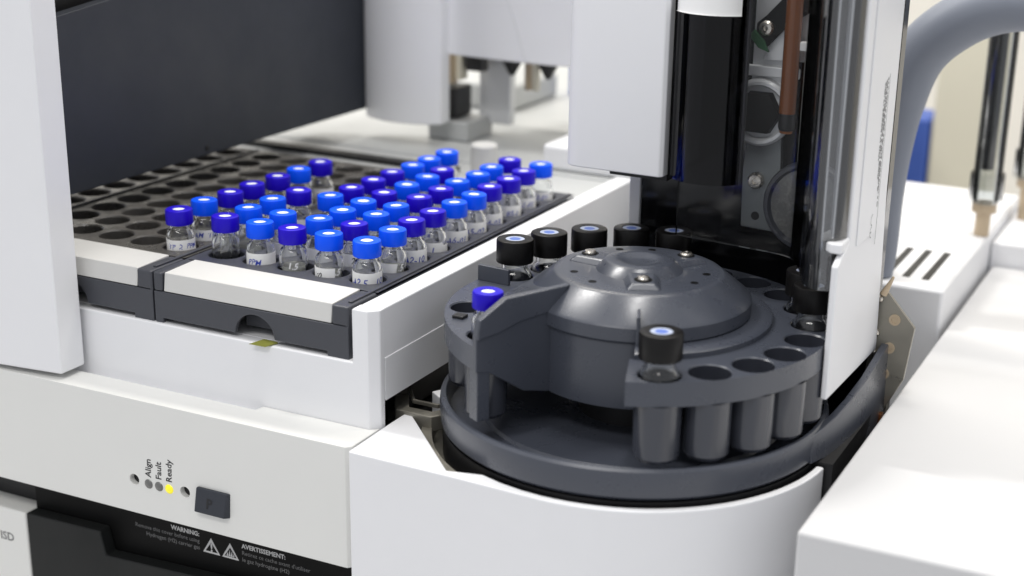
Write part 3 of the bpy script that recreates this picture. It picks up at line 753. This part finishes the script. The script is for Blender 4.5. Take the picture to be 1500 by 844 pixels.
D = thing('rear_deck', (30, 350, -260), 'pale flat instrument deck behind the tray', 'deck')
part('deck_top', box(-320, 141, 216.5, 640, -260, 13), 'deck', D, 1)
part('raised_block', box(40, 120, 222, 262, 13.1, 27), 'coolwhite', D, 2.5, seg=3)
part('rear_block', box(-90, -45, 352, 420, 13.1, 30), 'deck', D, 3)
po = link('guide_post', MB().lathe([(0, 12.6), (7.2, 12.6), (7.2, 28.0), (6.2, 29), (0, 29)], c=(18, 197), n=28).mesh('guide_post'), M['strip'])
tag(po, 'short round white post standing behind the full rack', 'post')
bb = link('storage_box', MB().box(-40, -18, 425, 445, 13.1, 36).mesh('storage_box'), M['blue']); add_bevel(bb, 1.5)
tag(bb, 'small blue box on the rear deck beside the tower', 'box')

# ------------------------------------------------------------------ modules under the tray
Lw = thing('white_module', (-140, 40, -260), 'white module corner lettered ISD below the tray panel', 'module')
part('body', box(-220, -77.6, -50, 215, -260, -102.8), 'white', Lw, 1.2, seg=3)
part('lettering', text_plane('ISD', 5.6, (-85.6, -50.06, -118.6), (1, 0, 0.0), (0, 0, 1), 0.02, 'r'), 'greyink', Lw, smooth=0)
Bk = thing('black_module', (20, 0, -260), 'black module with hydrogen warning print below the tray panel', 'module')
part('lower_body', MB().prism([(-77.0, -255), (97, -255), (97, -107.5), (-33, -112.5), (-35.5, -101.6), (-77.0, -102.4)], -50, -43.5, 'y'), 'coverblack', Bk, 0.7)
bp_ = part('warning_panel', box(-77, 97.5, -43.4, -38.2, -255, -84.4), 'deepblack', Bk)
Z = -43.46
for body, x, z, size, al, bold in (('WARNING:', 12.6, -95.4, 2.9, 'r', 0.03), ('Remove this cover before using', 12.6, -98.5, 2.65, 'r', 0), ('Hydrogen (H2) carrier gas', 12.6, -101.6, 2.65, 'r', 0),
                                   ('AVERTISSEMENT:', 34.4, -95.6, 2.9, 'l', 0.03), ("Retirez ce cache avant d'utiliser", 34.3, -98.7, 2.65, 'l', 0), ('le gaz hydrog\u00e8ne (H2)', 34.3, -101.8, 2.65, 'l', 0)):
    part('lettering', text_plane(body, size, (x, Z, z), (1, 0, 0), (0, 0, 1), bold, al), 'faintink' if bold else 'greyink', bp_, smooth=0)
def tri_frame(cx, zb, w, h, inner):
    o_ = [(cx - w / 2, zb), (cx + w / 2, zb), (cx, zb + h)]
    i_ = [(cx - w / 2 * inner, zb + h * 0.11), (cx + w / 2 * inner, zb + h * 0.11), (cx, zb + h * (0.11 + 0.83 * inner))]
    v = [(x, Z, z) for x, z in o_ + i_]
    return MB().add(v, [(0, 1, 4, 3), (1, 2, 5, 4), (2, 0, 3, 5)])
part('warning_triangle', tri_frame(18.7, -102, 8.8, 7.2, 0.72), 'faintink', bp_, smooth=0)
part('exclamation_mark', text_plane('!', 5.2, (18.05, Z - 0.02, -101.0), (1, 0, 0), (0, 0, 1), 0.03), 'faintink', bp_, smooth=0)
part('warning_triangle', tri_frame(28.4, -102, 8.6, 7.2, 0.72), 'faintink', bp_, smooth=0)
fl = MB()
for dx_, w_, h_ in ((-1.6, 0.9, 2.0), (-0.5, 1.0, 3.2), (0.6, 1.0, 2.6), (1.6, 0.8, 1.7)):
    fl.add([(28.4 + dx_ - w_ / 2, Z - 0.02, -101), (28.4 + dx_ + w_ / 2, Z - 0.02, -101), (28.4 + dx_ + 0.25, Z - 0.02, -101 + h_)], [(0, 1, 2)])
part('flame_mark', fl, 'faintink', bp_, smooth=0)

# ------------------------------------------------------------------ big white cover in front right
C_ = thing('instrument_cover', (360, 140, -260), 'large flat white instrument cover filling the corner beside the turret', 'cover')
part('lid', box(270.5, 560, -49.5, 308, -260, -29), 'lid', C_, 1.6, seg=4)

# ------------------------------------------------------------------ things behind on the right
Vb = thing('vented_housing', (262, 260, -260), 'white vented housing with slots behind the injector tower', 'housing')
part('body', box(196, 268, 186, 400, -260, -10), 'coolwhite', Vb, 2, seg=3)
for k in range(4):
    part('vent_slot', MB().prism([(226 + k * 9.5, 200), (229.5 + k * 9.5, 200), (229.5 + k * 9.5, 252), (226 + k * 9.5, 252)], -9.98, -9.7), 'black', Vb)
part('rear_top', box(268.2, 420, 309.5, 400, -260, -16), 'coolwhite', Vb, 2)
hp = [(330, 205, 124), (300, 204, 124), (276, 203, 121), (258, 202, 112), (243, 201, 97), (235.5, 200, 76), (232.5, 199, 52), (232, 198, 28), (233, 197, 5), (233, 196, -9.5)]
hp2 = []
for i in range(len(hp) - 1):
    p0, p1, p2, p3 = (Vector(hp[max(i - 1, 0)]), Vector(hp[i]), Vector(hp[i + 1]), Vector(hp[min(i + 2, len(hp) - 1)]))
    for k in range(5):
        t = k / 5
        hp2.append(0.5 * ((2 * p1) + (p2 - p0) * t + (2 * p0 - 5 * p1 + 4 * p2 - p3) * t * t + (3 * p1 - p0 - 3 * p2 + p3) * t ** 3))
hp2.append(Vector(hp[-1]))
ho = link('cable_hose', MB().tube(hp2, [12.5 - 4.5 * max(0, (i - 25)) / 20 for i in range(len(hp2))], 28).mesh('cable_hose', smooth=50), M['hose'])
tag(ho, 'thick grey hose arching from behind the tower', 'hose')
for i, (x, y, sc, lb) in enumerate(((264.5, 297, 1.0, 'upright glass syringe column with dark plunger on the rear housing'), (276, 368, 1.0, 'second glass syringe column standing farther back on the rear housing'))):
    q = thing('syringe_column', (x, y, -10 if i == 0 else -16), lb, 'syringe', None)
    part('base_fitting', MB().lathe([(0, -10 if i == 0 else -16), (4.0, -10 if i == 0 else -16), (4.0, 2), (6.5, 3), (6.5, 8), (0, 8)], c=(x, y), n=24), 'beige', q)
    part('glass_barrel', MB().lathe([(7.5, 8.1), (7.5, 150), (6.8, 150), (6.8, 8.1)], c=(x, y), n=24), 'clear', q)
    part('collar', MB().lathe([(9, 8.1), (9, 24), (7.6, 24)], c=(x, y), n=24), 'clear', q)
    part('plunger', MB().lathe([(0, 26), (4.0, 26), (4.0, 150), (0, 150)], c=(x - 1.5, y), n=18), 'black', q)
pc = link('cream_cabinet', MB().box(172, 216, 600, 660, -260, 400).mesh('cream_cabinet'), M['cream']); add_bevel(pc, 3)
tag(pc, 'cream upright cabinet edge far behind the hose', 'cabinet')
pb = link('blue_case', MB().box(130, 171, 600, 640, -260, -9).mesh('blue_case'), M['blue']); add_bevel(pb, 3)
tag(pb, 'blurred blue case on the far bench behind the hose', 'case')
# metal bracket with holes and a copper strip beside the tower foot
Mb = thing('metal_bracket', (270, 92, -260), 'olive grey metal bracket with three holes behind the tower foot', 'bracket')
part('plate', MB().prism([(258, 13), (262, 15.5), (275.0, 1), (272.5, -22), (258, -52), (255, -40)], 92, 94, 'y'), 'plate', Mb, 0.3)
part('post', box(258, 266, 94.1, 99, -260, -20), 'plate', Mb)
for x, z in ((266.5, 3.5), (265.3, -9.0), (264.0, -20.5)):
    part('bolt_hole', ydisc([(2.4, 0), (2.4, 0.5), (1.5, 0.5), (1.4, 0.1), (0, 0.1)], (x, 92, z), 20), 'beige', Mb)
for z in (12, -3, -12, -19, -27):
    part('rivet', ydisc([(1.5, 0), (1.5, 1.4), (0.9, 2.0), (0, 2.0)], (259.6 - (12 - z) * 0.02, 92, z), 16), 'steel', Mb)
part('spike', MB().tube([(261, 91, 14), (264.5, 91, 22)], [1.6, 0.5], 10), 'beige', Mb)
cs = link('copper_strip', MB().box(263.5, 266.5, 84, 88, -260, -36).mesh('copper_strip'), M['copper'])
tag(cs, 'copper strip low between the shroud and the white cover', 'strip')
